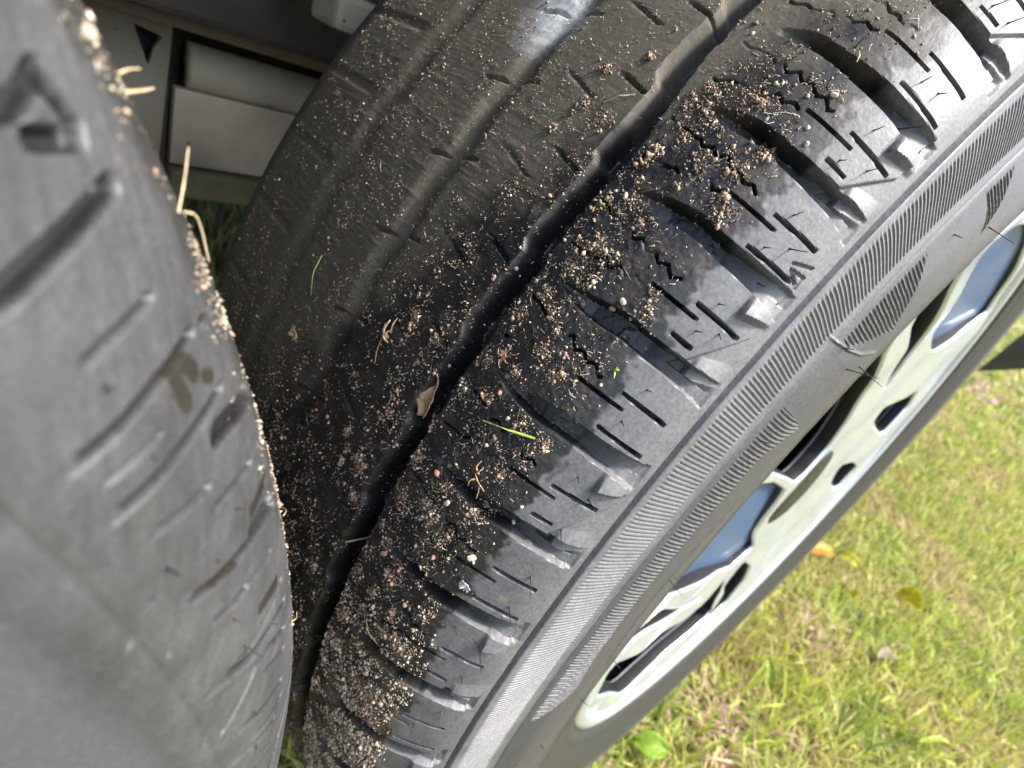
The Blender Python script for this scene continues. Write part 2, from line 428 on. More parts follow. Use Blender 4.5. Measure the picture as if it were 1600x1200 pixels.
def tyre_colour(TT, SS, h, tr, left):
    sd = tr.seed
    n1 = fbm(TT * .55, SS * 95, sd + 31); n2 = fbm(TT * 4, SS * 700, sd + 37); n3 = fbm(TT * 1.4, SS * 240, sd + 41)
    c = np.zeros(TT.shape + (3,)) + np.array([.132, .132, .133])
    c = c * (.72 + .55 * n1[..., None]) * (.85 + .3 * n2[..., None]) if not left else c * (.62 + .56 * n1[..., None]) * (.93 + .14 * n2[..., None])
    rough = np.full(TT.shape, .50) + .12 * (n2 - .5)
    # sidewall a little darker and smoother, bands dusty
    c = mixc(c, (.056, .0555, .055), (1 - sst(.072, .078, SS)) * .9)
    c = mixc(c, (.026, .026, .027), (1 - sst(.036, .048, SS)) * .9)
    # dusty tan wash in recesses of the shoulder
    c = mixc(c, (.13, .115, .085), np.clip(n3 - .5, 0, 1) * 1.1 * sst(.097, .101, SS) * (1 - sst(.12, .125, SS)) * (.35 if left else .6))
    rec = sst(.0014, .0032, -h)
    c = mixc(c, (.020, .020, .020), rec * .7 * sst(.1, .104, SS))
    c = mixc(c, (.15, .11, .07), np.clip(1 - np.abs(SS - .0984) / .0006, 0, 1) * (.12 if left else .5) * n1 * 1.6)
    if left:
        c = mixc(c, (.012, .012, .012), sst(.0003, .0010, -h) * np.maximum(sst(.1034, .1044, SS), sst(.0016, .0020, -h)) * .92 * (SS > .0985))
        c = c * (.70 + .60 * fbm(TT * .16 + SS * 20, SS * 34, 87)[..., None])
        # soft scuffs and uneven darker patches
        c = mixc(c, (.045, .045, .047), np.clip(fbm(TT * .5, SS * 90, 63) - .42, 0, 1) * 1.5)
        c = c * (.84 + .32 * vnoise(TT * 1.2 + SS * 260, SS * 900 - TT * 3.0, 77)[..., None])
        c = mixc(c, (.115, .118, .130), (1 - sst(.088, .0955, SS)) * .8)  # bluish sheen painted into the sidewall colour
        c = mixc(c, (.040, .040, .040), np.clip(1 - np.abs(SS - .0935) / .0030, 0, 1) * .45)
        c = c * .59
        c = mixc(c, (.03, .029, .024), sst(.128, .133, SS + (n3 - .5) * .01) * .8)
        def cap(t0, s0, t1, s1, wd):
            ax, ay = t0 * MM, s0; vx, vy = (t1 - t0) * MM, s1 - s0
            px = TT * MM
            q = np.clip(((px - ax) * vx + (SS - ay) * vy) / (vx * vx + vy * vy + 1e-12), 0, 1)
            return np.hypot(px - ax - q * vx, SS - ay - q * vy) + (n2 - .5) * .0006 - wd
        st = np.minimum.reduce([cap(20.55, .1046, 19.7, .1115, .0008), cap(17.15, .1004, 16.5, .107, .0007), cap(16.95, .1130, 16.2, .1195, .0010),
                                cap(24.75, .1163, 24.1, .1160, .0012), cap(24.7, .1185, 24.3, .1195, .0012), cap(19.8, .1188, 19.45, .1262, .0009), cap(23.9, .121, 23.7, .122, .0008)])
        m = 1 - sst(-.0002, .0003, st)
        c = mixc(c, (.028, .026, .018), m * .85); rough = rough * (1 - m) + .16 * m
        rough = np.clip(rough + .02, .2, .9)
    else:
        e = .1205 + (n3 - .5) * .012 + (n2 - .5) * .004
        tread = sst(-.0012, .0016, SS - e)
        c = mixc(c, (.0125, .0125, .0135), tread * .96); rough = rough * (1 - tread) + (.36 + .25 * n1) * tread
        # brown mud film
        mud = np.clip((n3 - .44) * 4, 0, 1) * tread
        c = mixc(c, (.055, .042, .028), mud * .5); rough = rough + .25 * mud
        # grey-brown tone over the upper inner tread
        b = SS - (.140 + .0029 * (TT - 144)) + (n1 - .5) * .03
        upper_zone = sst(-.010, .012, b) * tread * (1 - sst(168, 178, TT))
        c = mixc(c, (.112, .099, .072), upper_zone * (.66 + .34 * n2))
        c = mixc(c, (.050, .047, .040), upper_zone * sst(.0025, .005, -h) * .85); rough = rough + .25 * upper_zone
        # pale patch high on the inner rib
        d = np.hypot((TT - 146.3) * MM * .8, SS - .206)
        c = mixc(c, (.46, .48, .50), np.clip((1 - sst(.001, .015, d)) * 1.2 * n2 * 1.3, 0, .9))
        # tan silt low down near the ground
        silt = sst(174, 181, TT) * (1 - sst(200, 206, TT)) * sst(.117, .121, SS) * (1 - sst(.146, .151, SS)) * np.clip((n3 - .36) * 4, 0, 1)
        c = mixc(c, (.13, .098, .06), silt * .65)
        # cuts darker and smoother with depth
        clean = sst(.0015, .004, -h) * tread * (1 - upper_zone * .85)
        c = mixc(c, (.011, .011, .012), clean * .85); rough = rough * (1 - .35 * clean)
        c = mixc(c, (.20, .16, .11), (1 - sst(.0, .0022, np.hypot((TT - 169.4) * MM, SS - .1126))) * .8 * n2 * 1.6)
    c = np.clip(c, .004, .8)
    return np.concatenate([c.reshape(-1, 3), np.clip(rough, .18, .95).reshape(-1, 1)], 1)

G_R = [128.7, 133.8, 138.6, 143.2, 147.5, 151.7, 156.4, 161.0, 165.9, 171.0, 176.7, 182.3, 187.6, 192.6, 197.5, 202.3, 207]
G_L = [-11, -6, -1.2, 3.6, 8.4, 13.2, 17.6, 22.2, 27.8, 33.3, 38.2, 43, 48]
TR_R = Tread(G_R, True, ((.45, .82), (.47, .79)), 5)
TR_L = Tread(G_L, True, ((.27, .53), (.58, .84)), 8, left=True)
S_SW = np.concatenate([np.linspace(0, .05, 26, endpoint=False), np.linspace(.05, .0965, 62)])
S_R = np.concatenate([np.arange(.0962, .156, .00036), np.arange(.156, .168, .0005), np.arange(.168, .287, .0018), np.linspace(.2875, S_END - .001, 14)])
S_SWL = np.linspace(0, .0965, 60)
S_L = np.concatenate([np.arange(.0962, .128, .00036), np.arange(.128, .146, .0008), np.arange(.146, .287, .004), np.linspace(.288, S_END - .001, 10)])

# ------------------------------------------------------------------ wheels
def poly_sector(pts):       # (deg, r) -> xz list
    return [(r * math.cos(math.radians(a)), r * math.sin(math.radians(a))) for a, r in pts]

def round_poly(pts, rad, n=6):
    """round the corners of a closed 2-D polygon"""
    out = []; N = len(pts)
    for i in range(N):
        p0 = Vector(pts[i - 1]); p = Vector(pts[i]); p1 = Vector(pts[(i + 1) % N])
        a = (p0 - p); b = (p1 - p); la, lb = a.length, b.length
        d = min(rad, la * .45, lb * .45)
        q0 = p + a.normalized() * d; q1 = p + b.normalized() * d
        for k in range(n + 1):
            t = k / n
            out.append(tuple(q0 * (1 - t) ** 2 + p * 2 * t * (1 - t) + q1 * t * t))
    return out

def arc(a0, a1, r, n=10):
    return [(a0 + (a1 - a0) * i / n, r) for i in range(n + 1)]

def plate_mesh(name, outer, holes, thick, bev, res=2):
    """flat plate with holes in the xz-plane, front towards -y, made by a filled 2-D curve"""
    cu = bpy.data.curves.new(name, 'CURVE'); cu.dimensions = '2D'; cu.fill_mode = 'BOTH'
    for loop in [outer] + holes:
        sp = cu.splines.new('POLY'); sp.points.add(len(loop) - 1)
        for i, p in enumerate(loop): sp.points[i].co = (p[0], p[1], 0, 1)
        sp.use_cyclic_u = True
    cu.extrude = thick / 2 - bev; cu.bevel_depth = bev; cu.bevel_resolution = res; cu.offset = -bev
    tmp = bpy.data.objects.new('tmp', cu); COL.objects.link(tmp)
    dg = bpy.context.evaluated_depsgraph_get()
    me = bpy.data.meshes.new_from_object(tmp.evaluated_get(dg))
    bpy.data.objects.remove(tmp); bpy.data.curves.remove(cu)
    me.name = name
    # curve x,y,z -> x, -z, y  (front face at -y)
    n = len(me.vertices); co = np.empty(n * 3, np.float32); me.vertices.foreach_get('co', co); co = co.reshape(-1, 3)
    co = np.stack([co[:, 0], -co[:, 2], co[:, 1]], 1)
    me.vertices.foreach_set('co', co.ravel().astype(np.float32)); me.update()
    return me

def lathe(name, pr, seg=128, a0=0, a1=360):
    n = len(pr); full = abs(a1 - a0 - 360) < 1e-6
    A = np.radians(np.linspace(a0, a1, seg, endpoint=not full))
    pr = np.array(pr)
    P = np.stack([pr[None, :, 1] * np.cos(A)[:, None], np.repeat(pr[None, :, 0], len(A), 0), pr[None, :, 1] * np.sin(A)[:, None]], -1).reshape(-1, 3)
    m = len(A); ii = np.arange(m if full else m - 1)
    i = ii[:, None] * n + np.arange(n - 1)[None]; j = ((ii + 1) % m)[:, None] * n + np.arange(n - 1)[None]
    return raw_mesh(name, P, np.stack([i, i + 1, j + 1, j], -1).reshape(-1, 4), 4)

def shift(me, dy=0.0):
    n = len(me.vertices); co = np.empty(n * 3, np.float32); me.vertices.foreach_get('co', co); co = co.reshape(-1, 3)
    co[:, 2] += AX; co[:, 1] += dy
    me.vertices.foreach_set('co', co.ravel()); me.update(); return me

YF = 0.0125
def dish(r):
    return .0062 * np.clip(1 - (np.asarray(r) / .192) ** 2, 0, 1)
#     # plane of the spoke faces
# openings and recesses of the cast face as (angle, radius) outlines
WINDOWS = [
    (arc(131.5, 158, .1945, 8) + [(157.5, .135), (155, .046), (120, .046), (114.5, .075), (121, .115), (129, .155)], .009),
    ([(119, .193), (127, .193), (122.5, .16), (111.5, .128), (101, .100), (94, .086), (95, .1), (100, .125), (111, .157)], .005),
    ([(36, .083), (43, .087), (31, .125), (27, .155), (18, .168), (8, .150), (20, .108)], .007),
    ([(-13, .108), (-1, .088), (-3, .130), (-7, .172), (-16, .172)], .007),
    ([(-82, .081), (-66, .108), (-62, .146), (-67, .174), (-79, .168), (-86, .120)], .007),
    ([(-103, .085), (-80, .124), (-83, .148), (-105, .172), (-122, .186), (-148, .1945), (-160, .190), (-143, .155), (-121, .122), (-108, .104)], .008)]
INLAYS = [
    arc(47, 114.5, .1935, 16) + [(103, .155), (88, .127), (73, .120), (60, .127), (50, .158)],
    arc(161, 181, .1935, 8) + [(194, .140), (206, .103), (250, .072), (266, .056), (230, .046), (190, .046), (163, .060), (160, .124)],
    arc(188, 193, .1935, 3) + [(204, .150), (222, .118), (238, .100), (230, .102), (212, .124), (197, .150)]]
def rim_parts():
    """meshes of the alloy wheel, about the axle at z = AX"""
    P = {}
    holes = []
    for v, rad in WINDOWS + [(q, .006) for q in INLAYS]:
        holes.append(round_poly(poly_sector(v), rad))
    outer = [(.2020 * math.cos(q), .2025 * math.sin(q)) for q in np.linspace(0, 2 * math.pi, 160, endpoint=False)]
    me = plate_mesh('spoke_face', outer, holes, .011, .0016)
    bm = bmesh.new(); bm.from_mesh(me)
    for g_ in np.arange(-.196, .2, .014):
        for nrm in ((1, 0, 0), (0, 0, 1)):
            bmesh.ops.bisect_plane(bm, geom=bm.verts[:] + bm.edges[:] + bm.faces[:], plane_co=Vector(nrm) * g_, plane_no=nrm)
    bm.normal_update()
    for f in bm.faces:
        f.material_index = 1 if abs(f.normal.y) < .25 and math.hypot(f.calc_center_median().x, f.calc_center_median().z) < .1985 else 0
    for v in bm.verts:
        v.co.y += float(dish(math.hypot(v.co.x, v.co.z))) + .0011 * math.sin(v.co.x * 61 + 1.0) * math.sin(v.co.z * 53 + .4)
    bm.to_mesh(me); bm.free()
    me.materials.append(M_SILVER); me.materials.append(M_BLACK)
    P['spoke_face'] = (shift(me, YF + .0055), None, None)
    # flange lip and barrel
    lip = [(.024, .1990), (.0165, .2005), (.0118, .2022), (.0100, .2042), (.0092, .2075), (.0098, .2112), (.0125, .2135), (.016, .2135), (.018, .210)]
    P['rim_lip'] = (shift(lathe('rim_lip', lip, 180)), M_SILVER, None)
    bar = [(.022, .1995), (.030, .1965), (.045, .186), (.09, .180), (.15, .184), (.19, .198), (.199, .211)]
    P['rim_barrel'] = (shift(lathe('rim_barrel', bar, 140)), M_BLACK, None)
    drum = [(.040, .001), (.040, .060), (.046, .098), (.052, .110), (.058, .114), (.14, .116), (.145, .06)]
    P['brake_drum'] = (shift(lathe('brake_drum', drum, 90)), M_DRUM, None)
    cap = [(.0172, .0005), (.0173, .014), (.0176, .026), (.0186, .0325), (.0205, .0345), (.024, .0348)]
    P['hub_cap'] = (shift(lathe('hub_cap', cap, 64)), M_CAP, None)
    return P

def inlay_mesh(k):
    """panel with a painted blue sky reflection, lying a few millimetres deep in a recess of the cast face"""
    me = plate_mesh('blue_reflection_inlay', round_poly(poly_sector(INLAYS[k]), .006), [], .002, .0003)
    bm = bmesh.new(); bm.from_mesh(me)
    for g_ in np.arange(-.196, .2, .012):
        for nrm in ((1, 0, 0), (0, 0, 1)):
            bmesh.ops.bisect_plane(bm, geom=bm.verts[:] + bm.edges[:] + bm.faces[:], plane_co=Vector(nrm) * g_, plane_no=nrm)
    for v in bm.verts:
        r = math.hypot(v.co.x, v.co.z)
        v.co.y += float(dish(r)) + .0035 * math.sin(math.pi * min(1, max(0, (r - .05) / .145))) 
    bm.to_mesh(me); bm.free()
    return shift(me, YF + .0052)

RIM = rim_parts()
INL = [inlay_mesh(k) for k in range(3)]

def spew_mesh():
    N = 6; rings = [(0, .95), (.12, .55), (.5, .42), (.9, .34), (1.0, .12)]
    V = []; F = []
    for i, (z, r) in enumerate(rings):
        for q in range(N):
            a = 2 * math.pi * q / N
            V.append((r * math.cos(a) + .25 * z * z, r * math.sin(a), z))
    for i in range(len(rings) - 1):
        for q in range(N):
            F.append((i * N + q, i * N + (q + 1) % N, (i + 1) * N + (q + 1) % N, (i + 1) * N + q))
    return raw_mesh('vent_hair', V, F, 4)
SPEW_ME = spew_mesh(); SPEW_ME.materials.append(M_HAIR)

SPEW = [(143.25, 0.1111, 35), (137.25, 0.1170, 20), (137.12, 0.1118, 30), (142.50, 0.1312, 14), (141.75, 0.1155, 12), (141.50, 0.1111, 12), (146.25, 0.1163, 12), (145.75, 0.1103, 16), (144.50, 0.1155, 12), (149.00, 0.1155, 16), (150.62, 0.1155, 14), (151.62, 0.1103, 16), (150.00, 0.1111, 30), (153.38, 0.1148, 12), (154.75, 0.1148, 14), (154.25, 0.1103, 14), (157.75, 0.1148, 14), (159.38, 0.1148, 12), (158.50, 0.1103, 14), (160.25, 0.1103, 20), (162.38, 0.1148, 12), (163.00, 0.1096, 24), (164.88, 0.1103, 26), (167.62, 0.1096, 32), (169.62, 0.1096, 26), (172.62, 0.1096, 32), (174.75, 0.1096, 14), (177.75, 0.1096, 16), (179.62, 0.1148, 24), (183.38, 0.1193, 20), (149.88, 0.0701, 12), (156.38, 0.0693, 12), (150.25, 0.0611, 42), (149.12, 0.0529, 40), (167.12, 0.0485, 24), (167.00, 0.0544, 30), (175.38, 0.0499, 24), (137.75, 0.0567, 40), (141.38, 0.0693, 12), (181.88, 0.0455, 20), (186.75, 0.0559, 14)]
SPEW_L = [(25.9, .1088, 14), (24.25, .1088, 12), (22.0, .1036, 24), (20.7, .1088, 12), (18.5, .1073, 14), (17.1, .1073, 40), (13.85, .1051, 14), (11.6, .1044, 40), (19.35, .1155, 14), (20.8, .1155, 14), (15.55, .1148, 16)]

def put_spew(tyre, tr, th, s, px, sd):
    r = random.Random(sd)
    h = float(tr.H(np.array([th]), np.array([s]))[0])
    p = surf(np.array([th]), np.array([s]), h)[0]; n = Vector(surf_n(np.array([th]), np.array([s]))[0])
    L = .00020 * px * (.45 if tr.left else 1)
    tang = Vector((-math.sin(math.radians(th)), 0, math.cos(math.radians(th))))
    lean = tang * r.uniform(-.5, .1) + Vector((0, -1, 0)) * r.uniform(0, .35) + Vector((0, 0, -1)) * r.uniform(0, .5)
    d = (n + lean).normalized()
    o = bpy.data.objects.new('vent_hair', SPEW_ME); COL.objects.link(o); o.parent = tyre
    q = d.to_track_quat('Z', 'X')
    w = .00030
    o.matrix_local = Matrix.Translation(Vector((p[0], p[1], p[2] + AX)) - n * .0001) @ q.to_matrix().to_4x4() @ Matrix.Diagonal((w, w, L, 1))

def build_wheel(name, loc, label, tr, fa, fb, step, S, left, rot):
    root = tag(empty(name, loc), label, 'wheel', 'twin wheels standing close together in line')
    me, TT, SS, h = tyre_mesh('tyre', tr, fa, fb, step, S, 1.6 if left else 1.1)
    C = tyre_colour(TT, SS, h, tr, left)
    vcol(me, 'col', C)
    MR = M_RUBN if left else M_RUB
    ty = obj('tyre', me, MR, root)
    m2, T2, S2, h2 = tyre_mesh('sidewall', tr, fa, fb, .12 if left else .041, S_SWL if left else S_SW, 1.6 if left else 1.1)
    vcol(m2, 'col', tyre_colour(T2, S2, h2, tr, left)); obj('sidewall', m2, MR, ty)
    ty['label'] = 'rubber tyre with sharp shoulder blocks, sipes and ribbed sidewall'
    for i, (a, s, px) in enumerate(SPEW_L if left else SPEW):
        put_spew(ty, tr, a, s, px, i)
    for k, (m, mat, _) in RIM.items():
        o = obj(k, m, mat, root)
        if rot: o.matrix_local = Matrix.Translation((0, 0, AX)) @ Matrix.Rotation(rot, 4, 'Y') @ Matrix.Translation((0, 0, -AX))
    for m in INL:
        o = obj('blue_reflection_inlay', m, M_BLUE, root)
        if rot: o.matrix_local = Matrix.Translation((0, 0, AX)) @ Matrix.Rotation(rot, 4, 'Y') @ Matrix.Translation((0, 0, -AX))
    return root, ty

W_R, T_R = build_wheel('wheel', (0, 0, 0), 'right wheel with grit covered tread and silver alloy rim on the grass', TR_R, 127.5, 203, .052, S_R, False, 0)
DX = -0.682
W_L, T_L = build_wheel('wheel', (DX, 0, 0), 'left wheel very close to the lens showing blurred grey tyre shoulder', TR_L, 0, 32, .026, S_L, True, .5)

# ------------------------------------------------------------------ trailer underbody
tb = tag(empty('trailer', (0, .6, 0)), 'weathered trailer underbody with pale chassis rail behind the two tyres', 'trailer')
def tpart(name, bm, mat, smooth=False):
    me = bm_mesh(name, bm); o = obj(name, me, mat, tb, smooth=smooth)
    o.matrix_parent_inverse = tb.matrix_world.inverted() if False else Matrix.Translation((0, -.6, 0))
    return o
Z = AX
tpart('chassis_rail', box_bm(-.286, .75, .400, .408, Z + .030, Z + .078, .0012), M_GALV)
tpart('lower_flange', box_bm(-.2865, .75, .392, .440, Z + .010, Z + .028, .002), M_FLANGE)
bm = bmesh.new()
bmesh.ops.create_cone(bm, cap_ends=True, segments=28, radius1=.0135, radius2=.0135, depth=1.03)
bmesh.ops.rotate(bm, verts=bm.verts, cent=(0, 0, 0), matrix=Matrix.Rotation(math.pi / 2, 3, 'Y'))
bmesh.ops.translate(bm, verts=bm.verts, vec=(.236, .407, Z + .0915))
tpart('cross_tube', bm, M_GALV, True)
tpart('chassis_beam', box_bm(-1.6, 1.6, .352, .47, Z + .123, Z + .27, .004), M_BEAM)
tpart('added_gap_sheet', box_bm(-.2865, .75, .432, .440, Z + .029, Z + .112), M_BEAM)  # added dark sheet closing the bright gap below the beam
tpart('beam_flange', box_bm(-1.6, 1.6, .388, .480, Z + .1130, Z + .1200, .001), M_GALVD)
tpart('web_post', box_bm(-.2935, -.2872, .407, .45, Z - .03, Z + .110, .001), M_BEAM)
outer = [(-.52, .00), (-.293, .00), (-.2895, .112), (-.52, .112)]
hole = round_poly([(-.3095, .1070), (-.2945, .1040), (-.2985, .0975), (-.3010, .0865)], .0015)
gm = plate_mesh('gusset_plate', outer, [hole], .006, .0006)
go = obj('gusset_plate', shift(gm, .404), M_GALVD, tb, smooth=False); go.matrix_parent_inverse = Matrix.Translation((0, -.6, 0))
tpart('gusset_backing', box_bm(-.5, -.2945, .42, .43, Z - .02, Z + .11), M_DARKPL)
tpart('hanger_bracket', box_bm(-.262, -.236, .262, .290, Z + .150, Z + .166, .003), M_GALVD)
tpart('bracket_arm', box_bm(-.256, -.244, .285, .36, Z + .155, Z + .30, .002), M_BEAM)
tpart('unseen_floor_panel', box_bm(-2.2, 2.2, .485, 2.2, Z + .28, Z + .32), M_DARKPL)  # out of view, added to shade the ground beneath
tpart('unseen_arch_roof', box_bm(-1.2, .52, .06, .30, Z + .43, Z + .45), M_DARKPL)  # out of view, added to darken the inboard tread
tpart('unseen_arch_wall', box_bm(-1.2, .52, .30, .345, Z + .215, Z + .45), M_DARKPL)  # out of view, added with the roof to darken the tread
tpart('body_side', box_bm(-2.2, 2.2, .03, .058, Z + .44, Z + 1.9, .004), M_BODY)
# lower corner of the body skirt, seen beyond the right wheel
sk = [(.031, -.008), (.0155, .088), (.012, .43), (-.16, .43), (-.20, .30), (-.12, .12), (-.018, .030)]
bm = bmesh.new()
va = [bm.verts.new((1.0, y, z + Z)) for y, z in sk]; vb = [bm.verts.new((1.9, y + .02, z + Z)) for y, z in sk]
bm.faces.new(va[::-1]); bm.faces.new(vb)
for i in range(len(sk)):
    bm.faces.new((va[i], va[(i + 1) % len(sk)], vb[(i + 1) % len(sk)], vb[i]))
bmesh.ops.recalc_face_normals(bm, faces=bm.faces)
tpart('body_skirt', bm, M_SKIRT)

# ------------------------------------------------------------------ grass
def in_view(P, pad=1.25):
    d = P - CAM; z = d @ _f
    return (z > .05) & (np.abs(d @ _r / z) < pad * 800 / 898) & (np.abs(d @ _u / z) < pad * 600 / 898)

def blades(n_try, xr, yr, dens_ref, length, width, cols, lean, name, label_kind, lay=0.0, seed=1, centre=None):
    r = np.random.default_rng(seed)
    X = r.uniform(*xr, n_try); Y = r.uniform(*yr, n_try)
    P = np.stack([X, Y, np.zeros(n_try)], 1)
    if centre:
        P[:, 0] = centre[0] + r.normal(0, centre[2] * .5, n_try); P[:, 1] = centre[1] + r.normal(0, centre[3] * .5, n_try); P[:, 2] = r.uniform(.004, .016, n_try)
    dist = np.linalg.norm(P - CAM, axis=1)
    keep = in_view(P + np.array([0, 0, .01])) & (r.random(n_try) < np.minimum(1, (dens_ref / dist) ** 1.6))
    keep |= (r.random(n_try) < .05)
    P = P[keep]; dist = dist[keep]; n = len(P)
    patch = fbm(P[:, 0] * 14, P[:, 1] * 14, seed + 3)
    L = length * r.lognormal(0, .35, n); W = width * r.lognormal(0, .25, n) * np.maximum(1, dist / 1.3)
    a = r.uniform(0, 2 * math.pi, n)
    ln = np.abs(r.normal(0, lean, n)) + lay
    dirh = np.stack([np.cos(a), np.sin(a), 0 * a], 1); side = np.stack([-np.sin(a), np.cos(a), 0 * a], 1)
    twist = r.uniform(-1.2, 1.2, n)[:, None]
    side = side * np.cos(twist) + dirh * np.sin(twist)
    V = np.zeros((n, 7, 3)); 
    for q, (t, w) in enumerate(((0, .75), (.38, 1.0), (.75, .7))):
        an = np.minimum(ln * (.35 + .9 * t), 1.5)
        pos = dirh * (L * t * np.sin(an))[:, None] + np.array([0, 0, 1.0]) * (L * t * np.cos(an))[:, None]
        V[:, q * 2] = P + pos - side * (W * w / 2)[:, None]
        V[:, q * 2 + 1] = P + pos + side * (W * w / 2)[:, None]
    an = np.minimum(ln * 1.3, 1.56)
    V[:, 6] = P + dirh * (L * np.sin(an))[:, None] + np.array([0, 0, 1.0]) * (L * np.cos(an))[:, None]
    V[:, :, 2] = np.maximum(V[:, :, 2], .0005 + r.random(n)[:, None] * .003)
    base = np.arange(n)[:, None] * 7
    T3 = np.array([[0, 1, 3], [0, 3, 2], [2, 3, 5], [2, 5, 4], [4, 5, 6]])
    F = (base[:, :, None] + T3[None]).reshape(-1, 3)
    me = raw_mesh(name, V.reshape(-1, 3), F, 3)
    cols = np.array(cols); ci = np.clip((patch - .28) / .44 * len(cols) + r.normal(0, .9, n), 0, len(cols) - .01).astype(int)
    C = cols[ci] * r.uniform(.75, 1.25, (n, 1))
    vcol(me, 'col', np.repeat(C, 7, 0))
    o = obj(name, me, M_GRASS, smooth=True)
    tag(o, label_kind, 'grass', kind='stuff')
    return o

def px_ground(px, py, z=0.0):
    d = _f + _r * (px - 800) / 897.98 - _u * (py - 600) / 897.98
    t = (z - CAM[2]) / d[2]; return CAM + d * t

GREEN = [(.50, .42, .19), (.50, .46, .15), (.46, .47, .12), (.40, .45, .10), (.53, .54, .13), (.29, .37, .08)]
THATCH = [(.48, .37, .21), (.54, .42, .25), (.44, .33, .20), (.50, .44, .21), (.34, .26, .15)]
blades(190000, (-.25, 2.6), (-.75, .30), .95, .025, .0024, GREEN, .75, 'lawn_grass', 'short yellow green lawn grass beside the right wheel', seed=21)
blades(120000, (-.25, 2.6), (-.75, .30), .90, .026, .0018, THATCH, .4, 'dry_thatch', 'dry straw coloured thatch lying between the lawn grass', lay=.95, seed=22)
blades(60000, (2.4, 11), (-2.2, 1.6), 3.2, .035, .006, GREEN, .6, 'far_grass', 'yellow green lawn stretching away beyond the trailer', seed=23)
blades(18000, (-.7, .55), (.42, 2.4), 1.1, .05, .004, [(.20, .20, .07), (.16, .18, .05), (.22, .20, .09)], .5, 'shaded_grass', 'dim green grass growing under the trailer chassis', seed=24)  # shade under the chassis put into darker blade colours

c_ = px_ground(1175, 1075)
blades(240, (-1, 1), (-1, 1), 50, .034, .0031, [(.40, .46, .07), (.46, .47, .10), (.34, .43, .055)], .55, 'tall_grass', 'brighter taller grass blades by the lower edge of right tyre', seed=51, centre=(c_[0], c_[1], .16, .10))
c_ = px_ground(1420, 1110)
blades(140, (-1, 1), (-1, 1), 50, .034, .0030, [(.42, .47, .08), (.48, .47, .11), (.37, .44, .06)], .8, 'tall_grass', 'brighter grass blades near the picture bottom right', seed=52, centre=(c_[0], c_[1], .22, .09))
def clump(px, py, sx, sy, n, lab, seed):
    c = px_ground(px, py, .012); r = np.random.default_rng(seed)
    o = blades(n, (-1, 1), (-1, 1), 50, .030, .0022 * max(1, np.linalg.norm(c - CAM) / 1.2), [(.50, .34, .24), (.46, .31, .22), (.54, .42, .28), (.40, .28, .18)], .3, 'dead_grass_clump', lab, lay=1.0, seed=seed, centre=(c[0], c[1], sx, sy))
clump(1540, 615, .30, .06, 420, 'pinkish brown clump of dead mown grass beyond the right wheel', 41)
clump(1262, 985, .06, .05, 170, 'brownish dead grass clump in the lawn below the tyre edge', 42)
clump(1120, 1130, .05, .04, 150, 'tan dead grass clump near the picture bottom', 43)
# ------------------------------------------------------------------ loose grit on the right tyre
OCT_V = np.array([(1, 0, 0), (-1, 0, 0), (0, 1, 0), (0, -1, 0), (0, 0, 1), (0, 0, -1)], float)
OCT_F = np.array([(0, 2, 4), (2, 1, 4), (1, 3, 4), (3, 0, 4), (2, 0, 5), (1, 2, 5), (3, 1, 5), (0, 3, 5)])
PAL = np.array([(.58, .50, .36), (.46, .34, .21), (.42, .25, .18), (.66, .62, .54), (.22, .20, .17), (.10, .065, .04), (.50, .42, .26), (.30, .22, .14)])

def grains(T, S, R, tr, off, dx, name, label, parent_loc, pal_p, seed):
    r = np.random.default_rng(seed); n = len(T)
    h = tr.H(T, S); P = surf(T, S, h); P[:, 2] += AX
    N = surf_n(T, S)
    J = OCT_V[None] * (1 + r.uniform(-.4, .4, (n, 6, 1)))
    J = J * r.uniform(.45, 1.5, (n, 1, 3))
    # random rotation
    q = r.normal(size=(n, 4)); q /= np.linalg.norm(q, axis=1)[:, None]
    w, x, y, z = q.T
    Rm = np.stack([1 - 2 * (y * y + z * z), 2 * (x * y - z * w), 2 * (x * z + y * w), 2 * (x * y + z * w), 1 - 2 * (x * x + z * z), 2 * (y * z - x * w),
                   2 * (x * z - y * w), 2 * (y * z + x * w), 1 - 2 * (x * x + y * y)], 1).reshape(n, 3, 3)
    V = np.einsum('nij,nkj->nki', Rm, J) * R[:, None, None] + (P + N * (R * off)[:, None])[:, None]
    V[:, :, 0] += dx
    F = (np.arange(n)[:, None, None] * 6 + OCT_F[None]).reshape(-1, 3)
    me = raw_mesh(name, V.reshape(-1, 3), F, 3)
    C = PAL[r.choice(len(PAL), n, p=pal_p)] * r.uniform(.6, 1.25, (n, 1))
    vcol(me, 'col', np.repeat(C, 6, 0))
    o = obj(name, me, M_GRIT, smooth=False)
    return tag(o, label, 'grit', kind='stuff')

PP = np.array([.20, .20, .12, .09, .12, .10, .10, .07]); PP /= PP.sum()
n = 310000
T = rng.uniform(129, 200, n); S = rng.uniform(.118, .286, n)
edge = .1225 + .010 * (fbm(T * 1.4, S * 240, 46) - .5)
cl = fbm(T * 1.1, S * 190, 71); cl2 = fbm(T * 4, S * 700, 77)
dens = np.clip((cl - .33) * 3.2, .10, 1) * np.clip((cl2 - .26) * 2.6, .06, 1)
dens *= sst(0, .006, S - edge) + .05 * (S > .116)
smooth_block = np.exp(-((T - 154.2) / 1.6) ** 2 - ((S - .130) / .010) ** 2) + np.exp(-((T - 150) / 1.4) ** 2 - ((S - .128) / .006) ** 2)
dens *= np.clip(1 - 1.0 * smooth_block, .12, 1)
gro = TR_R.H(T, S); dens *= np.where(gro < -.0030, .34, 1)
dens *= np.clip(1 - .55 * sst(0, .02, S - (.140 + .0029 * (T - 144))), .45, 1)
k = rng.random(n) < dens * .9
T, S = T[k], S[k]
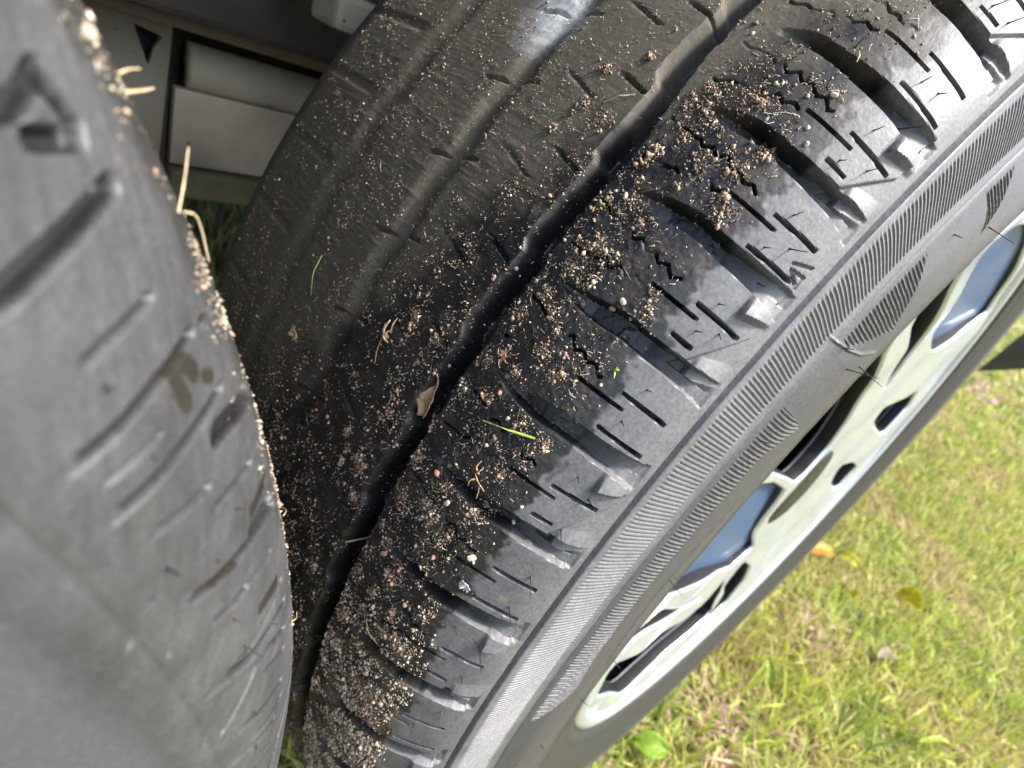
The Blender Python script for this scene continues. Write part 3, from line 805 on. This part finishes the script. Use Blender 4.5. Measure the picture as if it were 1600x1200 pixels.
upper_zone = sst(-.01, .01, S - (.140 + .0029 * (T - 144)))
R = rng.lognormal(np.log(.000115), .62, len(T)) * (1 - .25 * upper_zone)
R = np.clip(R, .00006, .00060)
grains(T, S, R, TR_R, .35, 0, 'loose_grit', 'fine tan and pale grit sprinkled over the right tyre tread', (0, 0, 0), PP, 5)
n = 120000
Tq = rng.uniform(146, 196, n); Sq = rng.uniform(.119, .200, n)
kq = rng.random(n) < np.clip((fbm(Tq * 1.3, Sq * 220, 123) - .44) * 3.4, 0, 1) * np.clip((fbm(Tq * 5, Sq * 800, 131) - .3) * 2.5, .05, 1) * sst(.1205, .1265, Sq)
Tq, Sq = Tq[kq], Sq[kq]
grains(Tq, Sq, rng.uniform(.00004, .00010, len(Tq)), TR_R, .3, 0, 'fine_dust', 'finest pale sand dust scattered over the right tyre blocks', (0, 0, 0), PP, 15)
# little heaps of soil that gather in the cuts and along the block ends
hc = []
for _ in range(120):
    a_ = rng.uniform(146, 182); s_ = rng.choice([.1265, .1300, .1345, .1400, .1445, .1490, .1515, .1680, .1760]) + rng.normal(0, .0015)
    m_ = int(rng.uniform(40, 170)); sg = rng.uniform(.0006, .0020)
    hc.append(np.stack([a_ + rng.normal(0, sg / MM, m_), s_ + rng.normal(0, sg * .8, m_)], 1))
hc = np.concatenate(hc)
PH = np.array([.10, .18, .22, .05, .08, .17, .06, .14]); PH /= PH.sum()
grains(hc[:, 0], hc[:, 1], np.clip(rng.lognormal(np.log(.00017), .55, len(hc)), .00007, .0006), TR_R, rng.uniform(.2, 1.6, len(hc)), 0, 'soil_clumps', 'brown and pinkish soil crumbs heaped in the right tyre cuts', (0, 0, 0), PH, 16)
# dense sand near the ground
n = 24000
T = rng.uniform(173, 203, n); S = rng.uniform(.116, .1535, n)
cl = fbm(T * .9, S * 170, 91)
k = rng.random(n) < np.clip((cl - .36) * 4, 0, 1) * sst(172, 181, T) * sst(.1175, .122, S) * np.where(TR_R.H(T, S) < -.0022, .3, 1)
T, S = T[k], S[k]
R = np.clip(rng.lognormal(np.log(.00024), .5, len(T)), .00009, .0007)
PS = np.array([.30, .24, .10, .14, .06, .04, .08, .04]); PS /= PS.sum()
grains(T, S, R, TR_R, .4, 0, 'damp_sand', 'dense tan sand caked low on the right tyre near the ground', (0, 0, 0), PS, 6)
# grit along the edge of the left tyre
n = 5200
T = rng.uniform(0, 34, n); S = np.clip(rng.normal(.1345, .0045, n), .125, .150)
k = rng.random(n) < np.clip((fbm(T * 1.2, S * 120, 97) - .42) * 4, .02, 1)
T, S = T[k], S[k]
R = np.clip(rng.lognormal(np.log(.00010), .6, len(T)), .00004, .0004)
grains(T, S, R, TR_L, .4, DX, 'edge_grit', 'pale grit clinging along the left tyre tread edge', (0, 0, 0), PS, 7)

# fine fibres and crumbs
def fibres():
    r = np.random.default_rng(31); n = 24000
    T = r.uniform(129, 198, n); S = r.uniform(.124, .284, n)
    cl = fbm(T * 1.1, S * 190, 71)
    hh = TR_R.H(T, S)
    k = (r.random(n) < np.clip((cl - .36) * 2.6, .05, 1)) & (hh > -.0025)
    T, S = T[k], S[k]; n = len(T)
    P = surf(T, S, TR_R.H(T, S)); P[:, 2] += AX; N = surf_n(T, S)
    t = np.radians(T); tang = np.stack([-np.sin(t), 0 * t, np.cos(t)], 1); lat = np.cross(N, tang)
    a = r.normal(-.5, .9, n)[:, None]
    d = tang * np.cos(a) + lat * np.sin(a); s = np.cross(N, d)
    L = r.lognormal(np.log(.0011), .55, n)[:, None]; W = r.uniform(.00005, .00011, n)[:, None]
    lift = N * (.00012 + r.random(n)[:, None] * .0004)
    bend = s * L * r.normal(0, .15, n)[:, None]
    V = np.stack([P + lift * .3 - d * L / 2 - s * W, P + lift * .3 - d * L / 2 + s * W, P + lift + bend - s * W, P + lift + bend + s * W + N * W,
                  P + lift * .5 + d * L / 2 - s * W * .6, P + lift * .5 + d * L / 2 + s * W * .6], 1)
    F = (np.arange(n)[:, None, None] * 6 + np.array([[0, 1, 3], [0, 3, 2], [2, 3, 5], [2, 5, 4]])[None]).reshape(-1, 3)
    me = raw_mesh('plant_fibres', V.reshape(-1, 3), F, 3)
    C = PAL[r.choice([0, 1, 6, 7, 3], n)] * r.uniform(.6, 1.25, (n, 1))
    vcol(me, 'col', np.repeat(C, 6, 0))
    tag(obj('plant_fibres', me, M_STRAW), 'tiny dry plant fibres stuck among the right tyre grit', 'debris', kind='stuff')
fibres()

# single crumbs, straws and leaves -------------------------------------------------
def on_tyre(th, s, tr=TR_R, dx=0.0, lift=0.0):
    a, b = np.array([th]), np.array([s])
    h = float(tr.H(a, b)[0]); p = surf(a, b, h)[0]; nn = surf_n(a, b)[0]
    t = math.radians(th); tang = Vector((-math.sin(t), 0, math.cos(t))); N = Vector(nn); lat = N.cross(tang)
    return Vector((p[0] + dx, p[1], p[2] + AX)) + N * lift, N, tang, lat

def pebble_mesh(i):
    bm = bmesh.new(); bmesh.ops.create_icosphere(bm, subdivisions=2, radius=1)
    r = random.Random(i)
    k = [Vector((r.gauss(0, 1), r.gauss(0, 1), r.gauss(0, 1))).normalized() for _ in range(7)]
    for v in bm.verts:
        d = 1.0
        for q in k: 
            c = v.co.normalized().dot(q)
            if c > .62: d = min(d, .62 / c + .05)
        v.co = v.co * d * (1 + r.uniform(-.05, .05))
    return bm_mesh('crumb', bm)
PEB = [pebble_mesh(i) for i in range(4)]
PM = [mat_plain('pink_stone', (.46, .27, .20), .8, noise=.35, scale=900), mat_plain('cream_stone', (.62, .54, .40), .75, noise=.3, scale=900),
      mat_plain('tan_stone', (.45, .33, .20), .8, noise=.4, scale=900), mat_plain('pale_stone', (.66, .66, .62), .6, noise=.3, scale=700)]
PNAME = ['pink', 'cream', 'tan', 'pale grey']
PEBM = {}
for i in range(4):
    for j in range(4):
        m = PEB[i].copy(); m.materials.append(PM[j]); PEBM[i, j] = m
PLIST = [(150.9, .151, .0008, 2), (152.2, .1475, .0009, 1), (151.9, .143, .0006, 0), (156.0, .1330, .0010, 0), (155.6, .1315, .0009, 1), (155.9, .128, .0006, 2), (155.0, .127, .0006, 1),
         (149.4, .1325, .0008, 0), (151.2, .1262, .0007, 0), (147.6, .1255, .0007, 1), (146.2, .1262, .0006, 3), (146.7, .124, .0007, 1), (144.6, .1270, .0008, 1), (158.6, .1345, .0006, 0),
         (160.9, .1440, .0009, 0), (161.6, .1420, .0008, 0), (162.2, .1365, .0006, 1), (163.2, .1365, .0008, 0), (165.8, .1435, .0007, 2), (166.3, .1440, .0010, 0), (167.0, .1375, .0010, 1), (168.3, .1245, .0011, 1),
         (168.5, .1235, .0005, 3), (169.6, .133, .0008, 0), (170.9, .1245, .0007, 1), (171.6, .146, .0010, 0), (172.8, .1330, .0008, 2), (173.6, .1275, .0007, 0), (174.4, .141, .0007, 1), (176.9, .126, .0006, 1),
         (178.3, .134, .0010, 0), (179.4, .126, .0008, 1), (180.6, .139, .0010, 2), (166.2, .1205, .0008, 3), (164.9, .1215, .0006, 1), (160.6, .1225, .0006, 3), (153.8, .1645, .0007, 0), (158.0, .1630, .0008, 0),
         (157.1, .1605, .0006, 1), (169.2, .166, .0008, 2), (163.4, .182, .0006, 2), (147.6, .139, .0007, 0), (148.4, .1355, .0007, 2), (149.2, .1365, .0006, 1), (143.0, .129, .0006, 3), (156.6, .140, .0009, 0)]
cnt = {}
for i, (a, s, r_, j) in enumerate(PLIST):
    p, N, tg, lt = on_tyre(a, s, lift=r_ * .45)
    o = bpy.data.objects.new('stone_crumb', PEBM[i % 4, j]); COL.objects.link(o)
    o.location = p; o.rotation_euler = (i * 1.3, i * 2.1, i * .7); o.scale = (r_ * 1.15, r_ * .95, r_ * .8)
    up = 'top' if a < 147 else 'upper' if a < 152.5 else 'upper middle' if a < 158 else 'middle' if a < 164 else 'lower middle' if a < 168.7 else 'lower' if a < 174 else 'bottom'
    wh = ('inside the main groove' if .153 < s < .166 else 'on the inner tread rib' if s >= .166 else 'beside the main groove' if s > .1425 else 'amid the block grit' if s > .135 else 'on the outer block half' if s > .1275 else 'near clean shoulder')
    tag(o, '%s %s stone crumb %s at right tyre %s' % ('larger' if r_ > .00085 else 'small', PNAME[j], wh, up), 'stone crumb', '%s stone crumbs on the right tyre' % PNAME[j])

by = {}
for o in [q for q in COL.objects if q.name.startswith('stone_crumb')]: by.setdefault(o['label'], []).append(o)
for lab, q in by.items():
    if len(q) == 2:
        q.sort(key=lambda o: -o.location.z)
        q[0]['label'] = 'upper of two ' + lab; q[1]['label'] = 'lower of two ' + lab

def strand_mesh(name, pts, r0, r1, flat=1.0, col=(.6, .48, .28), col2=None, n=5, jit=0.0, seed=0):
    """tapered, slightly flattened stem along a smooth curve through pts"""
    rr = random.Random(seed)
    P = [Vector(p) for p in pts]; out = []
    for i in range(len(P) - 1):
        p0 = P[max(i - 1, 0)]; p1 = P[i]; p2 = P[i + 1]; p3 = P[min(i + 2, len(P) - 1)]
        for k in range(5):
            t = k / 5
            out.append(.5 * ((2 * p1) + (p2 - p0) * t + (2 * p0 - 5 * p1 + 4 * p2 - p3) * t * t + (-p0 + 3 * p1 - 3 * p2 + p3) * t ** 3))
    out.append(P[-1]); m = len(out); V = []; C = []; F = []
    up = Vector((.3, -.8, .5))
    for i, p in enumerate(out):
        d = (out[min(i + 1, m - 1)] - out[max(i - 1, 0)]).normalized()
        a = d.cross(up).normalized(); b = a.cross(d)
        f = i / (m - 1); r = r0 + (r1 - r0) * f
        r *= 1 + rr.uniform(-jit, jit)
        c = np.array(col) * (1 - f) + np.array(col2 or col) * f
        for q in range(n):
            an = 2 * math.pi * q / n
            V.append(p + a * (r * math.cos(an)) + b * (r * flat * math.sin(an))); C.append(c * rr.uniform(.8, 1.15))
    for i in range(m - 1):
        for q in range(n):
            F.append((i * n + q, i * n + (q + 1) % n, (i + 1) * n + (q + 1) % n, (i + 1) * n + q))
    me = raw_mesh(name, V, F, 4); vcol(me, 'col', np.array(C)); return me

def straw_on(name, label, cat, th, s, dth, ds, r0, r1, lift, bow, col, col2=None, tr=TR_R, dx=0, flat=.6, seed=0, tip=0.0):
    p, N, tg, lt = on_tyre(th, s, tr, dx); q, N2, _, _ = on_tyre(th + dth, s + ds, tr, dx)
    m = (p + q) / 2 + N * (lift + bow)
    pts = [p + N * lift * .5, p.lerp(m, .55) + N * bow * .3, m, m.lerp(q, .5) + N * bow * .2, q + N * (lift * .5 + tip)]
    return tag(obj(name, strand_mesh(name, pts, r0, r1, flat, col, col2, jit=.12, seed=seed), M_STRAW), label, cat)

STR = (.62, .50, .30); GRN = (.34, .46, .08); PNK = (.50, .30, .20)
straw_on('grass_clipping', 'yellow green grass stem lying across grit near the curled groove', 'grass stem', 163.0, .1416, -.9, -.0134, .00030, .00042, .0008, .0007, (.50, .52, .20), (.36, .52, .09), seed=1, flat=.45)
straw_on('straw', 'short upright dry straw lying below the green stem on right tyre', 'straw', 166.35, .1297, 1.4, -.003, .00035, .0002, .0005, .0004, STR, seed=2)
straw_on('straw', 'thin dry straw bridging the dark main groove of right tyre', 'straw', 174.1, .1640, -1.1, -.006, .0003, .00025, .0009, .0006, STR, seed=3)
straw_on('straw', 'pale dry straw crossing the main groove high on right tyre', 'straw', 149.25, .1700, -.9, -.0055, .00022, .00018, .0008, .0004, (.50, .44, .32), seed=4)
straw_on('grass_clipping', 'thin pale green grass blade on the dim inner tread rib', 'grass blade', 162.9, .2259, 2.2, -.0045, .00022, .00010, .0006, .001, (.35, .40, .12), seed=5)
straw_on('straw', 'curved dry straw lying on lower blocks of right tyre', 'straw', 175.5, .1416, .5, -.007, .00020, .00016, .0005, .0008, (.55, .42, .24), seed=6)
straw_on('straw', 'tiny orange brown straw on the gritty block below the stem', 'straw', 165.6, .1267, -.6, -.003, .0002, .00015, .0004, .0002, PNK, seed=7)
def tuft(name, label, cat, th, s, specs, col):
    p, N, tg, lt = on_tyre(th, s, lift=.0005)
    V0 = []
    bmv, F, C = [], [], []
    for i, (a, L, w) in enumerate(specs):
        d = tg * math.cos(math.radians(a)) + lt * math.sin(math.radians(a))
        rq = random.Random(i * 7 + int(th * 10)); c0 = p + tg * rq.uniform(-.4, .4) * L + lt * rq.uniform(-.4, .4) * L
        b_ = N.cross(d) * rq.uniform(-.25, .25) * L
        me = strand_mesh(name, [c0, c0 + d * L * .5 + N * rq.uniform(.0002, .0008) + b_, c0 + d * L + N * .0003], w, w * .5, .5, np.array(col) * rq.uniform(.7, 1.2), seed=i, jit=.2)
        n0 = len(bmv)
        bmv += [v.co.copy() for v in me.vertices]; F += [tuple(n0 + k for k in f.vertices) for f in me.polygons]
        C += [tuple(c.color[:3]) for c in me.color_attributes['col'].data]
        bpy.data.meshes.remove(me)
    me = raw_mesh(name, np.array(bmv), np.array(F), 4); vcol(me, 'col', np.array(C))
    return tag(obj(name, me, M_STRAW), label, cat)
tuft('straw_tuft', 'tuft of dry tan straw on rib beside the second groove', 'straw tuft', 163.4, .1815, [(200, .0060, .0005), (215, .005, .0005), (185, .0045, .0004), (20, .0085, .00020), (170, .003, .0005), (240, .0035, .0004)], (.60, .43, .26))
tuft('plant_sprig', 'small curled green and pink sprig lying below the stem', 'sprig', 165.0, .1345, [(40, .0060, .00022), (75, .004, .0003), (-20, .003, .00035), (160, .0026, .0005), (200, .0035, .0003)], (.50, .33, .18))
tuft('green_sprig', 'tiny bright green sprig on smooth block near the slit', 'sprig', 157.9, .1232, [(30, .0012, .0004), (120, .0011, .0004), (200, .0009, .00035)], (.40, .50, .06))
tuft('root_crumb', 'pinkish brown root crumbs heaped at top of curled groove', 'root crumb', 160.2, .1465, [(i * 77, .0013 + .0007 * (i % 3), .0005 - .00008 * (i % 4)) for i in range(16)], (.45, .27, .19))

def leaf_scrap(name, label, cat, th, s, L, W, col, rough_seed, ang, tr=TR_R, dx=0, lift=.0008, curl=.4):
    p, N, tg, lt = on_tyre(th, s, tr, dx, lift)
    d = tg * math.cos(math.radians(ang)) + lt * math.sin(math.radians(ang)); e = N.cross(d)
    nx, ny = 12, 7; V = []; C = []; rr = random.Random(rough_seed)
    for i in range(nx):
        for j in range(ny):
            u = i / (nx - 1) - .5; v = j / (ny - 1) - .5
            w = W * (1.0 - 1.2 * abs(u) ** 1.8) * (1 + .35 * math.sin(7 * u + rough_seed))
            z = curl * W * (v * v * 3 - .3) + .35 * W * math.sin(9 * u + rough_seed) * .5 + rr.uniform(-.06, .06) * W
            V.append(p + d * (u * L) + e * (v * w + rr.uniform(-.05, .05) * W) + N * z)
            C.append(np.array(col) * rr.uniform(.65, 1.25))
    F = [(i * ny + j, (i + 1) * ny + j, (i + 1) * ny + j + 1, i * ny + j + 1) for i in range(nx - 1) for j in range(ny - 1)]
    me = raw_mesh(name, V, F, 4); vcol(me, 'col', np.array(C))
    o = obj(name, me, M_STRAW)
    md = o.modifiers.new('thick', 'SOLIDIFY'); md.thickness = .00022
    return tag(o, label, cat)
leaf_scrap('leaf_fragment', 'crumpled dry brown leaf fragment wedged in main groove', 'leaf fragment', 164.1, .1607, .0125, .0046, (.52, .36, .22), 1, 14, lift=.0045)
leaf_scrap('husk', 'small dry tan husk on shaded inner rib of right tyre', 'husk', 167.4, .2205, .005, .0026, (.52, .40, .22), 2, 60)
leaf_scrap('stone_chip', 'flat pale grey stone chip lying on lower shoulder of right tyre', 'stone chip', 169.75, .1222, .0032, .0019, (.42, .44, .44), 3, 75, curl=.2)

# straws on the left tyre, breaking its outline
LS = [('short pale straw poking out from upper left tyre edge', [(28.05, .1385, .0), (27.8, .1425, .0015), (27.55, .147, .0028)], .00026),
      ('tiny straw just above the short pale one on left tyre', [(28.35, .1385, .0002), (28.25, .141, .0012), (28.1, .1435, .0022)], .00018),
      ('forked tan straw standing up from left tyre edge', [(25.95, .136, .0), (26.3, .139, .0016), (26.75, .141, .0034)], .00020),
      ('long curved tan straw hugging the left tyre edge', [(25.9, .1365, .0004), (25.5, .1395, .0012), (25.0, .1405, .0012), (24.4, .1395, .0006)], .00020),
      ('small dry straw lying low on left tyre edge', [(16.5, .131, .0004), (16.2, .1335, .001), (16.0, .136, .0012)], .00020),
      ('short straw lying near lowest slits of left tyre', [(12.6, .1235, .0003), (12.0, .126, .0008), (11.8, .128, .0008)], .00020)]
for i, (lab, pts, r_) in enumerate(LS):
    P = []
    for a, s, l in pts:
        p, N, _, _ = on_tyre(a, s, TR_L, DX, l); P.append(p)
    tag(obj('straw', strand_mesh('straw', P, r_ * .9, r_ * .5, .35, (.66, .52, .32), seed=60 + i, jit=.15), M_STRAW), lab, 'straw')
PB = PEBM[1, 1]
p, N, _, _ = on_tyre(29.2, .1335, TR_L, DX, .0004)
o = bpy.data.objects.new('seed_husk', PB); COL.objects.link(o); o.location = p; o.scale = (.0006, .0003, .0009)
tag(o, 'pale seed husk on topmost edge of the left tyre', 'husk')

# ------------------------------------------------------------------ leaves and weeds in the grass
def ground_leaf(name, label, px, py, L, W, col, col2, tilt, yaw, z=.014, seed=0):
    c = px_ground(px, py, z + .008); L *= 1.25; W *= 1.3; nx, ny = 11, 7; V = []; C = []; rr = random.Random(seed)
    for i in range(nx):
        for j in range(ny):
            u = i / (nx - 1); v = j / (ny - 1) - .5
            w = W * math.sin(math.pi * min(.985, u * .93 + .05)) ** .75
            V.append((u * L - L / 2, v * w, .18 * L * math.sin(math.pi * u) + .9 * W * v * v + rr.uniform(-.0003, .0003)))
            C.append((np.array(col) * (1 - abs(v) * .6) + np.array(col2) * abs(v) * .6) * rr.uniform(.85, 1.15))
    F = [(i * ny + j, (i + 1) * ny + j, (i + 1) * ny + j + 1, i * ny + j + 1) for i in range(nx - 1) for j in range(ny - 1)]
    me = raw_mesh(name, V, F, 4); vcol(me, 'col', np.array(C))
    o = obj(name, me, M_GRASS); o.location = c; o.rotation_euler = (tilt[0], tilt[1], yaw)
    md = o.modifiers.new('thick', 'SOLIDIFY'); md.thickness = .0004
    return tag(o, label, 'leaf')
ground_leaf('weed_leaf', 'bright green rounded leaf low in the grass by the tyre bottom', 1014, 1164, .026, .017, (.22, .36, .03), (.30, .42, .05), (-.5, .2), 2.2, z=.016, seed=1)
ground_leaf('weed_leaf', 'broad yellow green leaf standing in the grass right of green leaf', 1200, 1052, .030, .010, (.33, .42, .06), (.40, .45, .08), (-.6, -.9), 1.2, z=.02, seed=2)
ground_leaf('fallen_leaf', 'orange fallen leaf in the grass next to the tyre edge', 1282, 866, .040, .020, (.62, .30, .05), (.60, .38, .06), (.1, -.1), -.5, z=.014, seed=3)
ground_leaf('fallen_leaf', 'bright yellow fallen leaf standing up in the mid lawn', 1424, 937, .034, .022, (.62, .52, .02), (.58, .56, .04), (-.9, .1), .9, z=.018, seed=4)
ground_leaf('fallen_leaf', 'smaller yellow leaf left of the bright yellow leaf', 1334, 932, .020, .013, (.60, .50, .03), (.55, .50, .05), (-.8, .3), .2, z=.016, seed=5)
ground_leaf('fallen_leaf', 'dull yellow leaf flat in grass above the small yellow leaf', 1325, 878, .030, .018, (.50, .46, .04), (.45, .44, .06), (-.3, .1), 1.4, z=.014, seed=6)
ground_leaf('fallen_leaf', 'grey brown dead leaf lying in the lawn below the yellow leaves', 1385, 1030, .036, .015, (.34, .28, .20), (.30, .24, .16), (-.2, .1), -.4, z=.015, seed=7)
ground_leaf('weed_leaf', 'long light green blade leaf lying near the picture bottom right', 1460, 1165, .045, .006, (.42, .52, .08), (.45, .52, .1), (-.2, 0), -.6, z=.018, seed=8)
